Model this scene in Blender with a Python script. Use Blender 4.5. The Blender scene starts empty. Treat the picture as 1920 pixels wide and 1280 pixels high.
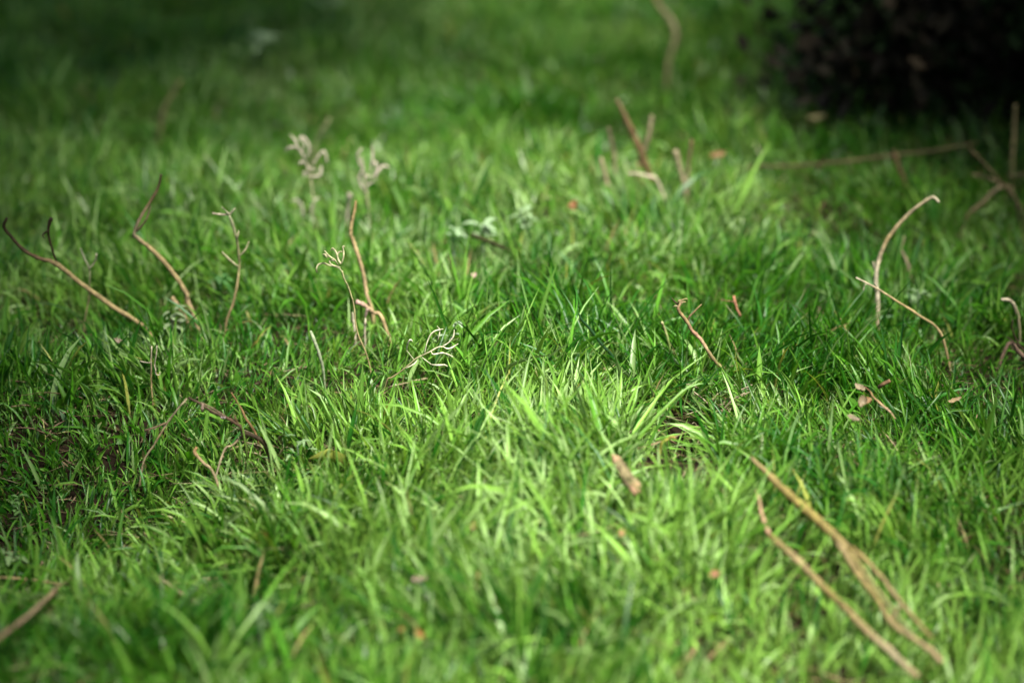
import bpy, math, random
import numpy as np
from mathutils import Vector

# ------------------------------------------------------------------ camera, sky, sun, exposure
scn = bpy.context.scene
CAM_H, PITCH, LENS, FSTOP, FOCUS = 0.953, 20.0, 85.0, 1.9, 2.55
cam = bpy.data.cameras.new("camera")
cam.lens = LENS; cam.sensor_width = 36.0
cam.clip_start = 0.05; cam.clip_end = 500
cam.dof.use_dof = True
cam.dof.focus_distance = FOCUS
cam.dof.aperture_fstop = FSTOP
cam.dof.aperture_blades = 7
camo = bpy.data.objects.new("camera", cam)
camo.location = (0, 0, CAM_H)
camo.rotation_euler = (math.radians(90 - PITCH), 0, 0)
scn.collection.objects.link(camo)
scn.camera = camo

SUN_EL, SUN_AZ = 58.0, 150.0       # azimuth clockwise from +Y (straight ahead): high light over the right shoulder
wld = bpy.data.worlds.new("World"); scn.world = wld; wld.use_nodes = True
wn = wld.node_tree.nodes; wl = wld.node_tree.links
sky = wn.new("ShaderNodeTexSky"); sky.sky_type = 'NISHITA'; sky.sun_disc = False
sky.sun_elevation = math.radians(SUN_EL); sky.sun_rotation = math.radians(SUN_AZ)
sky.air_density = 1.0; sky.dust_density = 4.0; sky.ozone_density = 1.0
bg = wn["Background"]; bg.inputs[1].default_value = 0.05
wl.new(sky.outputs[0], bg.inputs[0])
sun = bpy.data.lights.new("sun", 'SUN'); sun.energy = 5.0; sun.angle = math.radians(13.0); sun.color = (1.0, 0.96, 0.88)
suno = bpy.data.objects.new("sun", sun); scn.collection.objects.link(suno)
_e, _a = math.radians(SUN_EL), math.radians(SUN_AZ)
_d = Vector((math.sin(_a) * math.cos(_e), math.cos(_a) * math.cos(_e), math.sin(_e)))
suno.rotation_euler = (-_d).to_track_quat('-Z', 'Y').to_euler()
suno.location = (0, 0, 10)

vs = scn.view_settings
vs.view_transform = 'Standard'; vs.look = 'None'; vs.gamma = 1.0; vs.use_curve_mapping = False
vs.exposure = 2.15
scn.cycles.use_denoising = True
scn.cycles.max_bounces = 8; scn.cycles.transmission_bounces = 4; scn.cycles.diffuse_bounces = 4

rng = np.random.default_rng(7)
random.seed(7)
COL = scn.collection

# ------------------------------------------------------------------ small maths
FPX = 1920 * LENS / 36.0
_p = math.radians(PITCH)
FWD = np.array([0, math.cos(_p), -math.sin(_p)]); UP = np.array([0, math.sin(_p), math.cos(_p)])

def vnoise(x, y, f, seed):
    x = np.asarray(x, float) * f + seed * 17.31; y = np.asarray(y, float) * f - seed * 9.77
    xi = np.floor(x).astype(np.int64); yi = np.floor(y).astype(np.int64)
    u = x - xi; v = y - yi; u = u * u * (3 - 2 * u); v = v * v * (3 - 2 * v)
    def hsh(a, b):
        n = (a * 374761393 + b * 668265263 + seed * 974711) & 0x7fffffff
        n = ((n ^ (n >> 13)) * 1274126177) & 0x7fffffff
        return ((n ^ (n >> 16)) & 0xffff) / 65535.0
    return (hsh(xi, yi) * (1 - u) * (1 - v) + hsh(xi + 1, yi) * u * (1 - v)
            + hsh(xi, yi + 1) * (1 - u) * v + hsh(xi + 1, yi + 1) * u * v)

def fbm(x, y, f, seed, o=3):
    a, s, t = 1.0, 0.0, 0.0
    for i in range(o):
        s = s + a * vnoise(x, y, f * 2 ** i, seed + i); t += a; a *= 0.5
    return s / t

def ga(x, y, cx, cy, sx, sy): return np.exp(-((x - cx) / sx) ** 2 - ((y - cy) / sy) ** 2)

def height(x, y):
    x = np.asarray(x, float); y = np.asarray(y, float)
    h = 0.050 * (fbm(x, y, 1.6, 3, 2) - 0.5) + 0.022 * (fbm(x, y, 6.0, 5, 2) - 0.5)
    q = np.clip((2.55 - y) / 0.85, 0, 1); h = h - 0.075 * q * q * (3 - 2 * q)     # the lawn falls away towards the viewer
    h = h + 0.045 * ga(x, y, 0.06, 2.10, 0.26, 0.22)      # near mound
    h = h + 0.035 * ga(x, y, 0.40, 2.15, 0.25, 0.18)
    h = h - 0.060 * ga(x, y, -0.46, 2.20, 0.20, 0.17)     # hollow lower left
    h = h + 0.040 * ga(x, y, -0.35, 1.84, 0.30, 0.12)     # its near lip
    h = h + 0.035 * ga(x, y, 0.0, 3.10, 0.55, 0.20)
    h = h - 0.030 * ga(x, y, -0.06, 2.93, 0.10, 0.04)     # short trench
    h = h - 0.095 * ga(x, y, 0.172, 2.315, 0.045, 0.040)  # burrow
    r = np.hypot(x, y)
    return h * np.clip((14 - r) / 6, 0, 1)

def ray(px, py):
    r = np.array([1.0, 0, 0]) * ((px - 960) / FPX) + UP * (-(py - 640) / FPX) + FWD
    return r

def G(px, py, off=0.0):
    """ground point seen at a pixel of the photograph (off metres above the soil)"""
    r = ray(px, py); t = np.arange(0.8, 9.0, 0.002)
    below = CAM_H + r[2] * t <= height(r[0] * t, r[1] * t) + off
    p = r * t[int(np.argmax(below))] if below.any() else r * t[-1]
    return np.array([p[0], p[1], p[2] + CAM_H])

def onplane(px, py, Y):
    r = ray(px, py); t = Y / r[1]
    return np.array([r[0] * t, Y, CAM_H + r[2] * t])

def pxm(p):   # metres per photograph pixel at a point
    return float(np.dot(np.array(p) - np.array([0, 0, CAM_H]), FWD)) / FPX

def project(x, y, z):
    d = y * FWD[1] + (z - CAM_H) * FWD[2]
    u = y * UP[1] + (z - CAM_H) * UP[2]
    d = np.maximum(d, 0.05)
    return 960 + x / d * FPX, 640 - u / d * FPX, d

# ------------------------------------------------------------------ materials
def newmat(name):
    m = bpy.data.materials.new(name); m.use_nodes = True
    n = m.node_tree.nodes; n.clear()
    return m, n, m.node_tree.links

def leaf_material(name, trans=0.35, rough=0.42, spec=0.5, tint=(1.25, 1.25, 0.55)):
    m, n, l = newmat(name)
    out = n.new("ShaderNodeOutputMaterial"); pb = n.new("ShaderNodeBsdfPrincipled")
    at = n.new("ShaderNodeAttribute"); at.attribute_name = "col"
    tr = n.new("ShaderNodeBsdfTranslucent"); mx = n.new("ShaderNodeMixShader")
    mul = n.new("ShaderNodeMix"); mul.data_type = 'RGBA'; mul.blend_type = 'MULTIPLY'; mul.inputs[0].default_value = 1.0
    mul.inputs[7].default_value = (*tint, 1)
    l.new(at.outputs[0], pb.inputs["Base Color"]); l.new(at.outputs[0], mul.inputs[6]); l.new(mul.outputs[2], tr.inputs[0])
    pb.inputs["Roughness"].default_value = rough
    pb.inputs["Specular IOR Level"].default_value = spec
    mx.inputs[0].default_value = trans
    l.new(pb.outputs[0], mx.inputs[1]); l.new(tr.outputs[0], mx.inputs[2]); l.new(mx.outputs[0], out.inputs[0])
    return m

def dry_material(name, rough=0.75, nscale=180.0, amt=0.45, bump=0.4):
    m, n, l = newmat(name)
    out = n.new("ShaderNodeOutputMaterial"); pb = n.new("ShaderNodeBsdfPrincipled")
    at = n.new("ShaderNodeAttribute"); at.attribute_name = "col"
    tc = n.new("ShaderNodeTexCoord"); no = n.new("ShaderNodeTexNoise"); no.inputs["Scale"].default_value = nscale
    no.inputs["Detail"].default_value = 4
    mr = n.new("ShaderNodeMapRange"); mr.inputs[1].default_value = 0.3; mr.inputs[2].default_value = 0.7
    mr.inputs[3].default_value = 1 - amt; mr.inputs[4].default_value = 1 + amt * 0.5
    mul = n.new("ShaderNodeMix"); mul.data_type = 'RGBA'; mul.blend_type = 'MULTIPLY'; mul.inputs[0].default_value = 1.0
    l.new(tc.outputs["Object"], no.inputs["Vector"]); l.new(no.outputs[0], mr.inputs[0])
    l.new(at.outputs[0], mul.inputs[6]); l.new(mr.outputs[0], mul.inputs[7]); l.new(mul.outputs[2], pb.inputs["Base Color"])
    bp = n.new("ShaderNodeBump"); bp.inputs["Strength"].default_value = bump; bp.inputs["Distance"].default_value = 0.001
    l.new(no.outputs[0], bp.inputs["Height"]); l.new(bp.outputs[0], pb.inputs["Normal"])
    pb.inputs["Roughness"].default_value = rough; pb.inputs["Specular IOR Level"].default_value = 0.12
    l.new(pb.outputs[0], out.inputs[0])
    return m

M_GRASS = leaf_material("grass_blades", 0.42, 0.42, 0.32, (1.2, 1.2, 0.5))
M_LEAF = leaf_material("weed_leaves", 0.25, 0.6, 0.2)
M_STRAW = leaf_material("straw", 0.25, 0.6, 0.3, (1.1, 1.0, 0.7))
M_DRY = dry_material("dry_stem")
M_BARK = dry_material("bark", 0.9, 90, 0.7, 0.9)
M_NEEDLE = leaf_material("shrub_foliage", 0.06, 0.8, 0.08, (1.0, 1.0, 0.6))

m, n, l = newmat("soil")
out = n.new("ShaderNodeOutputMaterial"); pb = n.new("ShaderNodeBsdfPrincipled")
tc = n.new("ShaderNodeTexCoord"); no = n.new("ShaderNodeTexNoise"); no.inputs["Scale"].default_value = 45; no.inputs["Detail"].default_value = 8
cr = n.new("ShaderNodeValToRGB")
cr.color_ramp.elements[0].position = 0.3; cr.color_ramp.elements[0].color = (0.004, 0.003, 0.0018, 1)
cr.color_ramp.elements[1].position = 0.75; cr.color_ramp.elements[1].color = (0.017, 0.012, 0.007, 1)
bp = n.new("ShaderNodeBump"); bp.inputs["Strength"].default_value = 1.0; bp.inputs["Distance"].default_value = 0.01
l.new(tc.outputs["Object"], no.inputs["Vector"]); l.new(no.outputs[0], cr.inputs[0]); l.new(cr.outputs[0], pb.inputs["Base Color"])
l.new(no.outputs[0], bp.inputs["Height"]); l.new(bp.outputs[0], pb.inputs["Normal"]); pb.inputs["Roughness"].default_value = 0.95; pb.inputs["Specular IOR Level"].default_value = 0.03
l.new(pb.outputs[0], out.inputs[0]); M_SOIL = m

# ------------------------------------------------------------------ mesh helpers
def build(name, verts, faces, mat, cols=None, parent=None, origin=None, smooth=True):
    v = np.asarray(verts, float)
    if origin is not None: v = v - np.asarray(origin)
    me = bpy.data.meshes.new(name)
    me.from_pydata(v.tolist(), [], faces)
    if smooth: me.polygons.foreach_set("use_smooth", np.ones(len(me.polygons), bool))
    if cols is not None:
        a = me.attributes.new("col", 'FLOAT_COLOR', 'POINT')
        c = np.ones((len(v), 4)); c[:, :3] = cols
        a.data.foreach_set("color", c.ravel())
    me.materials.append(mat); me.update()
    o = bpy.data.objects.new(name, me); COL.objects.link(o)
    if parent is not None: o.parent = parent
    elif origin is not None: o.location = origin
    return o

def tag(o, label, cat, group=None):
    o["label"] = label; o["category"] = cat
    if group: o["group"] = group
    return o

def thing(name, label, cat, loc, group=None):
    o = bpy.data.objects.new(name, None); o.empty_display_size = 0.02
    o.location = loc; COL.objects.link(o)
    return tag(o, label, cat, group)

def catmull(P, k=6):
    P = np.asarray(P, float)
    if len(P) < 3: 
        t = np.linspace(0, 1, k + 1)[:, None]
        return P[0] * (1 - t) + P[-1] * t
    Q = np.vstack([2 * P[0] - P[1], P, 2 * P[-1] - P[-2]]); out = []
    for i in range(1, len(Q) - 2):
        for j in range(k):
            t = j / k
            a, b, c, d = Q[i - 1], Q[i], Q[i + 1], Q[i + 2]
            out.append(0.5 * (2 * b + (c - a) * t + (2 * a - 5 * b + 4 * c - d) * t * t + (3 * b - a - 3 * c + d) * t ** 3))
    out.append(P[-1]); return np.array(out)

def tube(P, R, sides=7, k=5, knob=0.12, flat=1.0, C=None, wob=0.0):
    """tapered round stem along P; R radii per control point; C colours per control point"""
    P = np.asarray(P, float); n0 = len(P)
    Q = catmull(P, k); n = len(Q); t0 = np.linspace(0, n0 - 1, n)
    r = np.interp(t0, np.arange(n0), np.asarray(R, float) if np.ndim(R) else np.full(n0, R))
    L = np.concatenate([[0], np.cumsum(np.linalg.norm(np.diff(Q, axis=0), axis=1))])
    if wob:
        for ax in range(3): Q[:, ax] += wob * np.interp(L, np.linspace(0, L[-1], 12), rng.normal(0, 1, 12)) * np.minimum(1, L / (L[-1] * .2))
    T = np.gradient(Q, axis=0); T /= np.linalg.norm(T, axis=1)[:, None] + 1e-9
    ref = np.array([0.31, 0.9, 0.2]); V = []; cols = []
    for i in range(n):
        a = np.cross(T[i], ref); a /= np.linalg.norm(a) + 1e-9; b = np.cross(T[i], a)
        for j in range(sides):
            an = 2 * math.pi * j / sides
            rr = r[i] * (1 + knob * rng.normal())
            V.append(Q[i] + rr * (math.cos(an) * a + flat * math.sin(an) * b))
    F = []
    for i in range(n - 1):
        for j in range(sides):
            F.append((i * sides + j, i * sides + (j + 1) % sides, (i + 1) * sides + (j + 1) % sides, (i + 1) * sides + j))
    F.append(tuple(range(sides))[::-1]); F.append(tuple((n - 1) * sides + j for j in range(sides)))
    cc = None
    if C is not None:
        C = np.asarray(C, float)
        if C.ndim == 1: C = np.tile(C, (n0, 1))
        cc = np.stack([np.interp(t0, np.arange(n0), C[:, i]) for i in range(3)], 1)
        cc = np.repeat(cc * (1 + 0.12 * rng.normal(size=(n, 1))), sides, axis=0)
    return np.array(V), F, np.clip(cc * DRYK, 0.002, 0.9) if cc is not None else None

def merge(parts):
    V, F, C, o = [], [], [], 0
    for v, f, c in parts:
        V.append(v); F += [tuple(i + o for i in q) for q in f]; C.append(c); o += len(v)
    return np.vstack(V), F, np.vstack(C)

# ------------------------------------------------------------------ ground
def make_ground():
    ax = np.concatenate([np.linspace(-60, -4, 14)[:-1], np.linspace(-4, -1.3, 40)[:-1], np.linspace(-1.3, 1.3, 150)[:-1], np.linspace(1.3, 4, 40)[:-1], np.linspace(4, 60, 14)])
    ay = np.concatenate([np.linspace(-60, 0.5, 14)[:-1], np.linspace(0.5, 1.5, 20)[:-1], np.linspace(1.5, 4.6, 190)[:-1], np.linspace(4.6, 8, 40)[:-1], np.linspace(8, 80, 16)])
    X, Y = np.meshgrid(ax, ay); Z = height(X, Y)
    V = np.stack([X.ravel(), Y.ravel(), Z.ravel()], 1); nx = len(ax); F = []
    for j in range(len(ay) - 1):
        for i in range(nx - 1):
            a = j * nx + i; F.append((a, a + 1, a + nx + 1, a + nx))
    o = build("ground", V, F, M_SOIL); o["kind"] = "structure"
make_ground()

# ------------------------------------------------------------------ grass fields (where it thins, how tall, what green)
BARE = [  # pixel, radius in m, strength
    (1268, 846, 0.062, 1.0), (1225, 822, 0.036, 0.95), (1320, 812, 0.036, .85), (70, 785, 0.03, .5), (190, 748, 0.025, .7), (130, 775, 0.025, .5),
    (500, 850, 0.035, .75), (470, 820, 0.03, .6), (20, 1090, 0.03, .8), (90, 1065, 0.02, .6), (230, 1040, 0.025, .6), (60, 1010, 0.025, .6),
    (420, 600, 0.03, .7), (740, 705, 0.03, .6), (840, 455, 0.05, .8), (910, 450, 0.05, .7), (1165, 900, 0.02, .9), (530, 1110, 0.025, .9),
    (1130, 980, 0.018, .8), (830, 1215, 0.02, .9), (590, 1020, .025, .8), (690, 985, .022, .8), (1500, 260, .25, .55), (1700, 200, .5, .8), (1900, 250, .5, .8), (1800,300,.25,.7),
    (1690, 770, .03, .5), (1620, 770, .035, .6), (1740, 830, .03, .5), (1240, 1230, .03, .8), (370, 560, .03, .5), (1900, 640, .04, .7), (640, 1000, .02, .8)]
BARE_W = [(G(a, b, 0.02), r, s) for a, b, r, s in BARE]
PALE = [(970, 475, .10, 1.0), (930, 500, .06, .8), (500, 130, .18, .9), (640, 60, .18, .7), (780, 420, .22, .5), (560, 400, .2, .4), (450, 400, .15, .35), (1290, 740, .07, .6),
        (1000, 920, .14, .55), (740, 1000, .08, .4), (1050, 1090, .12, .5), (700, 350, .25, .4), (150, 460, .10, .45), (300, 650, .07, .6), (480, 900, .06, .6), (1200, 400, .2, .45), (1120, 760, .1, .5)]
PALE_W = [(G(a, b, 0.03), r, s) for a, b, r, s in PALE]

def fld(x, y, W):
    s = np.zeros_like(x)
    for c, r, k in W: s = np.maximum(s, k * np.exp(-(((x - c[0]) / r) ** 2 + ((y - c[1]) / r) ** 2)))
    return s

def grass_blades(x, y, rows, cols3, wmul=1.0, low=False):
    N = len(x); z = height(x, y)
    pale = fld(x, y, PALE_W)
    clump = fbm(x, y, 9.0, 21, 2); big = fbm(x, y, 2.2, 31, 2); patch = fbm(x, y, 7.0, 51, 2)
    mound = ga(x, y, 0.05, 2.08, 0.33, 0.33)
    L = (0.022 + 0.036 * np.clip((clump - .25) * 1.5, 0, 1) + 0.022 * mound) * rng.lognormal(0, 0.33, N)
    L = np.clip(L, 0.015, 0.125)
    if low: L = rng.uniform(.010, .026, N)
    easy = rng.uniform(0, 1, N) < 0.85
    for P in SEEN:
        if P[1] < y.min() - .2 or P[1] > y.max() + .2: continue
        k = np.nonzero(easy & (np.abs(x - P[0] * y / P[1]) < 0.010) & (P[1] - y > -0.012) & (P[1] - y < 0.16))[0]
        if len(k): L[k] = np.minimum(L[k], np.maximum(0.012, CAM_H + (P[2] - CAM_H) * y[k] / P[1] - z[k] - 0.004))
    near_hole = ga(x, y, 0.172, 2.315, 0.11, 0.11)
    phi = rng.uniform(0, 2 * math.pi, N)
    comb = 2 * math.pi * fbm(x, y, 5.0, 41, 2) * 2
    mixw = rng.uniform(0, 1, N) < 0.45
    phi = np.where(mixw, comb + rng.normal(0, .6, N), phi)
    th0 = np.abs(rng.normal(0.22, 0.22, N)) + 0.25 * near_hole
    kap = np.abs(rng.normal(0.35, 0.55, N)) + 0.15
    flop = rng.uniform(0, 1, N) < 0.10
    kap = np.where(flop, rng.uniform(1.2, 2.4, N), kap)
    lay = rng.uniform(0, 1, N) < 0.10
    th0 = np.where(lay, rng.uniform(0.9, 1.45, N), th0)
    w = 0.00105 * rng.lognormal(0, .38, N) * np.clip(L / 0.045, .6, 1.3) * wmul * (1 + .35 * ga(x, y, -.5, 2.3, .3, .3))      # half width
    tw0 = rng.uniform(-1.2, 1.2, N); tw1 = rng.normal(0, 1.1, N)
    K = rows
    S = np.linspace(0, 1, K + 1)
    ang_mid = th0[:, None] + kap[:, None] * ((S[:-1] + S[1:]) / 2)[None]
    ds = (L / K)[:, None]
    hx = np.concatenate([np.zeros((N, 1)), np.cumsum(np.sin(ang_mid) * ds, 1)], 1)
    hz = np.concatenate([np.zeros((N, 1)), np.cumsum(np.cos(ang_mid) * ds, 1)], 1)
    side = rng.normal(0, 0.10, N)[:, None] * L[:, None] * S[None] ** 2
    dx, dy = np.cos(phi)[:, None], np.sin(phi)[:, None]
    cx = x[:, None] + hx * dx - side * dy; cy = y[:, None] + hx * dy + side * dx; cz = z[:, None] - 0.004 + hz
    prof = np.interp(S, [0, .12, .35, .6, .82, 1], [.55, .85, 1, .92, .58, 0.0])
    tw = tw0[:, None] + tw1[:, None] * S[None]
    ang = th0[:, None] + kap[:, None] * S[None]
    # frame: tangent, side b, normal nn
    tx, ty, tz = np.sin(ang) * dx, np.sin(ang) * dy, np.cos(ang)
    bx, by, bz = -dy + 0 * ang, dx + 0 * ang, 0 * ang
    nx_, ny_, nz_ = -np.cos(ang) * dx, -np.cos(ang) * dy, np.sin(ang)
    ct, st = np.cos(tw), np.sin(tw)
    wx, wy, wz = bx * ct + nx_ * st, by * ct + ny_ * st, bz * ct + nz_ * st
    vx, vy, vz = -bx * st + nx_ * ct, -by * st + ny_ * ct, -bz * st + nz_ * ct
    W = w[:, None] * prof[None]
    # colours
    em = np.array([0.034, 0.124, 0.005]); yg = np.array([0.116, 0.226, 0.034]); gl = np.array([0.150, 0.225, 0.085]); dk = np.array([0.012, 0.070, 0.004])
    a = np.clip(0.15 + 0.8 * (big - .3) + 1.3 * (patch - .5) + 0.35 * mound + 0.42 * ga(x, y, .12, 1.88, .5, .33) + rng.normal(0, .36, N), 0, 1)[:, None]  # last patch paints the near centre brighter, standing in for light
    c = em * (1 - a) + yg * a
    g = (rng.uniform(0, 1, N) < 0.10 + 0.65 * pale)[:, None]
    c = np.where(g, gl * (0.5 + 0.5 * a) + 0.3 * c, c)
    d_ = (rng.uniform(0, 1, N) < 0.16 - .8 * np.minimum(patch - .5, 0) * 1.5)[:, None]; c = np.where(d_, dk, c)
    br = rng.uniform(0, 1, N)
    c = np.where((br < 0.004)[:, None], np.array([0.20, 0.16, 0.07]), c)
    c = np.where(((br > .006) & (br < 0.012))[:, None], np.array([0.18, 0.20, 0.04]), c)
    c = c * rng.lognormal(0, 0.20, N)[:, None]
    basec = np.array([0.12, 0.15, 0.05])
    f0 = np.interp(S, [0, .12, .3, 1], [.6, .35, 0, 0])
    CC = c[:, None, :] * (1 - f0[None, :, None]) + basec * f0[None, :, None]
    # tips of some blades are dead and brown
    tipd = (rng.uniform(0, 1, N) < 0.05)[:, None, None] * np.interp(S, [0, .75, .95, 1], [0, 0, 1, 1])[None, :, None]
    CC = CC * (1 - tipd) + np.array([0.15, 0.12, 0.05]) * tipd
    ctr = np.stack([cx, cy, cz], -1); wv = np.stack([wx, wy, wz], -1); nv = np.stack([vx, vy, vz], -1)
    if cols3:
        fold = 0.55
        A = ctr - wv * W[..., None] + nv * (fold * W)[..., None]; B = ctr; D = ctr + wv * W[..., None] + nv * (fold * W)[..., None]
        V = np.stack([A[:, :-1], B[:, :-1], D[:, :-1]], 2).reshape(N, K * 3, 3)
        Cv = np.repeat(CC[:, :-1], 3, axis=1)
        Cv[:, 1::3] *= 1.22      # pale midrib
        per = K * 3 + 1; m_ = 3
    else:
        A = ctr - wv * W[..., None]; D = ctr + wv * W[..., None]
        V = np.stack([A[:, :-1], D[:, :-1]], 2).reshape(N, K * 2, 3)
        Cv = np.repeat(CC[:, :-1], 2, axis=1); per = K * 2 + 1; m_ = 2
    V = np.concatenate([V, ctr[:, -1:]], 1); Cv = np.concatenate([Cv, CC[:, -1:]], 1)
    quads, tris = [], []
    for i in range(K - 1):
        for j in range(m_ - 1):
            quads.append((i * m_ + j, i * m_ + j + 1, (i + 1) * m_ + j + 1, (i + 1) * m_ + j))
    for j in range(m_ - 1): tris.append(((K - 1) * m_ + j, (K - 1) * m_ + j + 1, K * m_))
    off = (np.arange(N) * per)[:, None, None]
    Q = (off + np.array(quads)[None]).reshape(-1, 4); T = (off + np.array(tris)[None]).reshape(-1, 3)
    return V.reshape(-1, 3), Cv.reshape(-1, 3), Q, T

def fast_mesh(name, chunks, mat):
    V, C, Qs, Ts, o = [], [], [], [], 0
    for v, c, q, t in chunks:
        V.append(v); C.append(c); Qs.append(q + o); Ts.append(t + o); o += len(v)
    V = np.vstack(V); C = np.vstack(C); Q = np.vstack(Qs); T = np.vstack(Ts)
    me = bpy.data.meshes.new(name)
    me.vertices.add(len(V)); me.vertices.foreach_set("co", V.astype(np.float32).ravel())
    nl = Q.size + T.size
    me.loops.add(nl); me.loops.foreach_set("vertex_index", np.concatenate([Q.ravel(), T.ravel()]).astype(np.int32))
    me.polygons.add(len(Q) + len(T))
    st = np.concatenate([np.arange(len(Q)) * 4, Q.size + np.arange(len(T)) * 3]).astype(np.int32)
    me.polygons.foreach_set("loop_start", st)
    me.polygons.foreach_set("use_smooth", np.ones(len(Q) + len(T), bool))
    a = me.attributes.new("col", 'FLOAT_COLOR', 'POINT')
    c4 = np.ones((len(V), 4), np.float32); c4[:, :3] = np.clip(C, 0.002, .9); a.data.foreach_set("color", c4.ravel())
    me.materials.append(mat); me.update(calc_edges=True); me.validate()
    ob = bpy.data.objects.new(name, me); COL.objects.link(ob)
    print(name, "tris", 2 * len(Q) + len(T))
    return ob

def scatter(dens, x0, x1, y0, y1):
    n = int(dens * (x1 - x0) * (y1 - y0))
    return rng.uniform(x0, x1, n), rng.uniform(y0, y1, n)

def make_grass():
    chunks = []
    x, y = scatter(58000, -1.6, 1.6, 1.45, 4.9)
    px, py, d = project(x, y, height(x, y) + 0.03)
    core = (px > -130) & (px < 2050) & (py > -60) & (py < 1420)
    dens = 0.45 + 0.78 * np.clip((fbm(x, y, 9.0, 21, 2) - .2) * 1.6, 0, 1)
    dens *= 1 - fld(x, y, BARE_W)
    keep = core & (rng.uniform(0, 1, len(x)) < dens)
    sharp = (py > 430) & (py < 1150)
    a = keep & sharp; b = keep & ~sharp
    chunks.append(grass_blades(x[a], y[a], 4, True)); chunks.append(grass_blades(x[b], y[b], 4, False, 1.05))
    x, y = scatter(5000, -1.9, 1.9, 1.2, 5.6)
    px, py, d = project(x, y, height(x, y) + 0.03)
    mg = ~((px > -130) & (px < 2050) & (py > -60) & (py < 1420)) & (rng.uniform(0, 1, len(x)) < 1 - fld(x, y, BARE_W))
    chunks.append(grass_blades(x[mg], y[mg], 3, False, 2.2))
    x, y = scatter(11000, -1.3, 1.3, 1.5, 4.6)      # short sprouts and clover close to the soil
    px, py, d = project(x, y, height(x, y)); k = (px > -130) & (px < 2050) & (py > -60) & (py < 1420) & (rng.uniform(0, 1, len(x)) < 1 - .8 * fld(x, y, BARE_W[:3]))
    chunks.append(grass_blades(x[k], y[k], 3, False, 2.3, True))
    o = fast_mesh("grass", chunks, M_GRASS); o["kind"] = "stuff"
    tag(o, "short lush green lawn grass covering all the ground", "grass")
    # dead straw and thatch lying on the soil between the blades
    x, y = scatter(5000, -1.3, 1.3, 1.5, 4.7); N = len(x)
    V, C, Q, T = grass_blades(x, y, 4, False, 0.8)
    per = 9; V = V.reshape(N, per, 3); r = V[:, :1].copy()
    rel = V - r; hh = rel[..., 2].copy(); az = rng.uniform(0, 6.28, N)[:, None]
    rel[..., 0] += hh * np.cos(az); rel[..., 1] += hh * np.sin(az); rel[..., 2] = 0.18 * hh + 0.006
    V = (r + rel).reshape(-1, 3)
    base = 0.55 * np.array([[0.26, 0.20, 0.10], [0.20, 0.14, 0.07], [0.32, 0.27, 0.15], [0.10, 0.07, 0.03]])[rng.integers(0, 4, N)] * rng.lognormal(0, .25, N)[:, None]
    o = fast_mesh("dry_thatch", [(V, np.repeat(base, per, 0), Q, T)], M_STRAW); o["kind"] = "stuff"
    tag(o, "flat dead straw lying on soil between the green blades", "thatch")

# ------------------------------------------------------------------ dry stems, twigs, seed stalks
DRYK = 0.50
TAN = (0.37, 0.285, 0.130); PINK = (0.43, 0.32, 0.170); PALE_C = (0.52, 0.46, 0.32); BRN = (0.14, 0.095, 0.045); DARK = (0.045, 0.032, 0.014)
STRAWC = (0.42, 0.31, 0.14); GREY = (0.31, 0.265, 0.155); OLIVE = (0.22, 0.24, 0.10)

SEEN = []     # points of the stems: the turf stays short right around them

def Z(ox, oy, s, pts): return [(ox + a / s, oy + b / s) for a, b in pts]

class Stand:
    """a stem standing in the grass: every picture point is put on the upright plane through its root, leaning by 'lean'"""
    def __init__(s, root, lean=0.0, off=0.028, hroot=None):
        s.base = G(root[0], root[1], off); s.lean = lean
    def pt(s, px, py, dy=0.0):
        p = onplane(px, py, s.base[1] + dy)
        for _ in range(3): p = onplane(px, py, s.base[1] + dy + s.lean * (p[2] - s.base[2]))
        return p
    def line(s, pts, dz=0.0):
        j = np.cumsum(rng.normal(0, 0.002, len(pts))) + dz
        return [s.pt(a, b, j[i]) for i, (a, b) in enumerate(pts)]
    def rooted(s, pts):
        L = s.line(pts); a = np.array(L[0]); d = a - np.array(L[1]); d /= np.linalg.norm(d) + 1e-9
        g = float(height(a[0], a[1])); r = a + np.array([d[0] * .4, d[1] * .4, -1]) * (max(a[2] - g, 0) + 0.012)
        return [r] + L

def rad(P, wpx): return [0.5 * w * pxm(p) for p, w in zip(P, wpx)]
def wid(n, a, b): return list(np.linspace(a, b, n))

def twig(name, label, cat, pts, w, col, branches=(), lean=0.0, part="stem", bpart="branch", mat=None, wob=0.0003, root=True, off=0.028, group=None):
    """pts from the root up; w pixel widths; branches: list of (pts, (w0, w1), colour)"""
    mat = mat or M_DRY
    S = Stand(pts[0], lean, off)
    P = S.rooted(pts) if root else S.line(pts)
    wl_ = list(np.interp(np.linspace(0, 1, len(P)), np.linspace(0, 1, len(w)), w))
    C = np.asarray(col, float)
    if C.ndim == 2: C = np.stack([np.interp(np.linspace(0, 1, len(P)), np.linspace(0, 1, len(C)), C[:, i]) for i in range(3)], 1)
    v, f, c = tube(P, rad(P, wl_), C=C, wob=wob)
    SEEN.extend(catmull(P[1:] if root else P, 4).tolist())
    org = P[0]
    if not branches:
        o = build(name, v, f, mat, c, origin=org); return tag(o, label, cat, group)
    t = thing(name, label, cat, org, group)
    build(part, v - org, f, mat, c, parent=t)
    for bp_, bw, bc in branches:
        L = S.line(bp_, 0.0); SEEN.extend([list(q) for q in L])
        n_ = len(L); ww = np.interp(np.linspace(0, 1, n_), np.linspace(0, 1, len(bw)), bw)
        bc = np.asarray(bc, float)
        if bc.ndim == 2: bc = np.stack([np.interp(np.linspace(0, 1, n_), np.linspace(0, 1, len(bc)), bc[:, i]) for i in range(3)], 1)
        v, f, c = tube(L, rad(L, ww), C=bc, sides=6, knob=.08)
        build(bpart, v - org, f, mat, c, parent=t)
    return t

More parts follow.
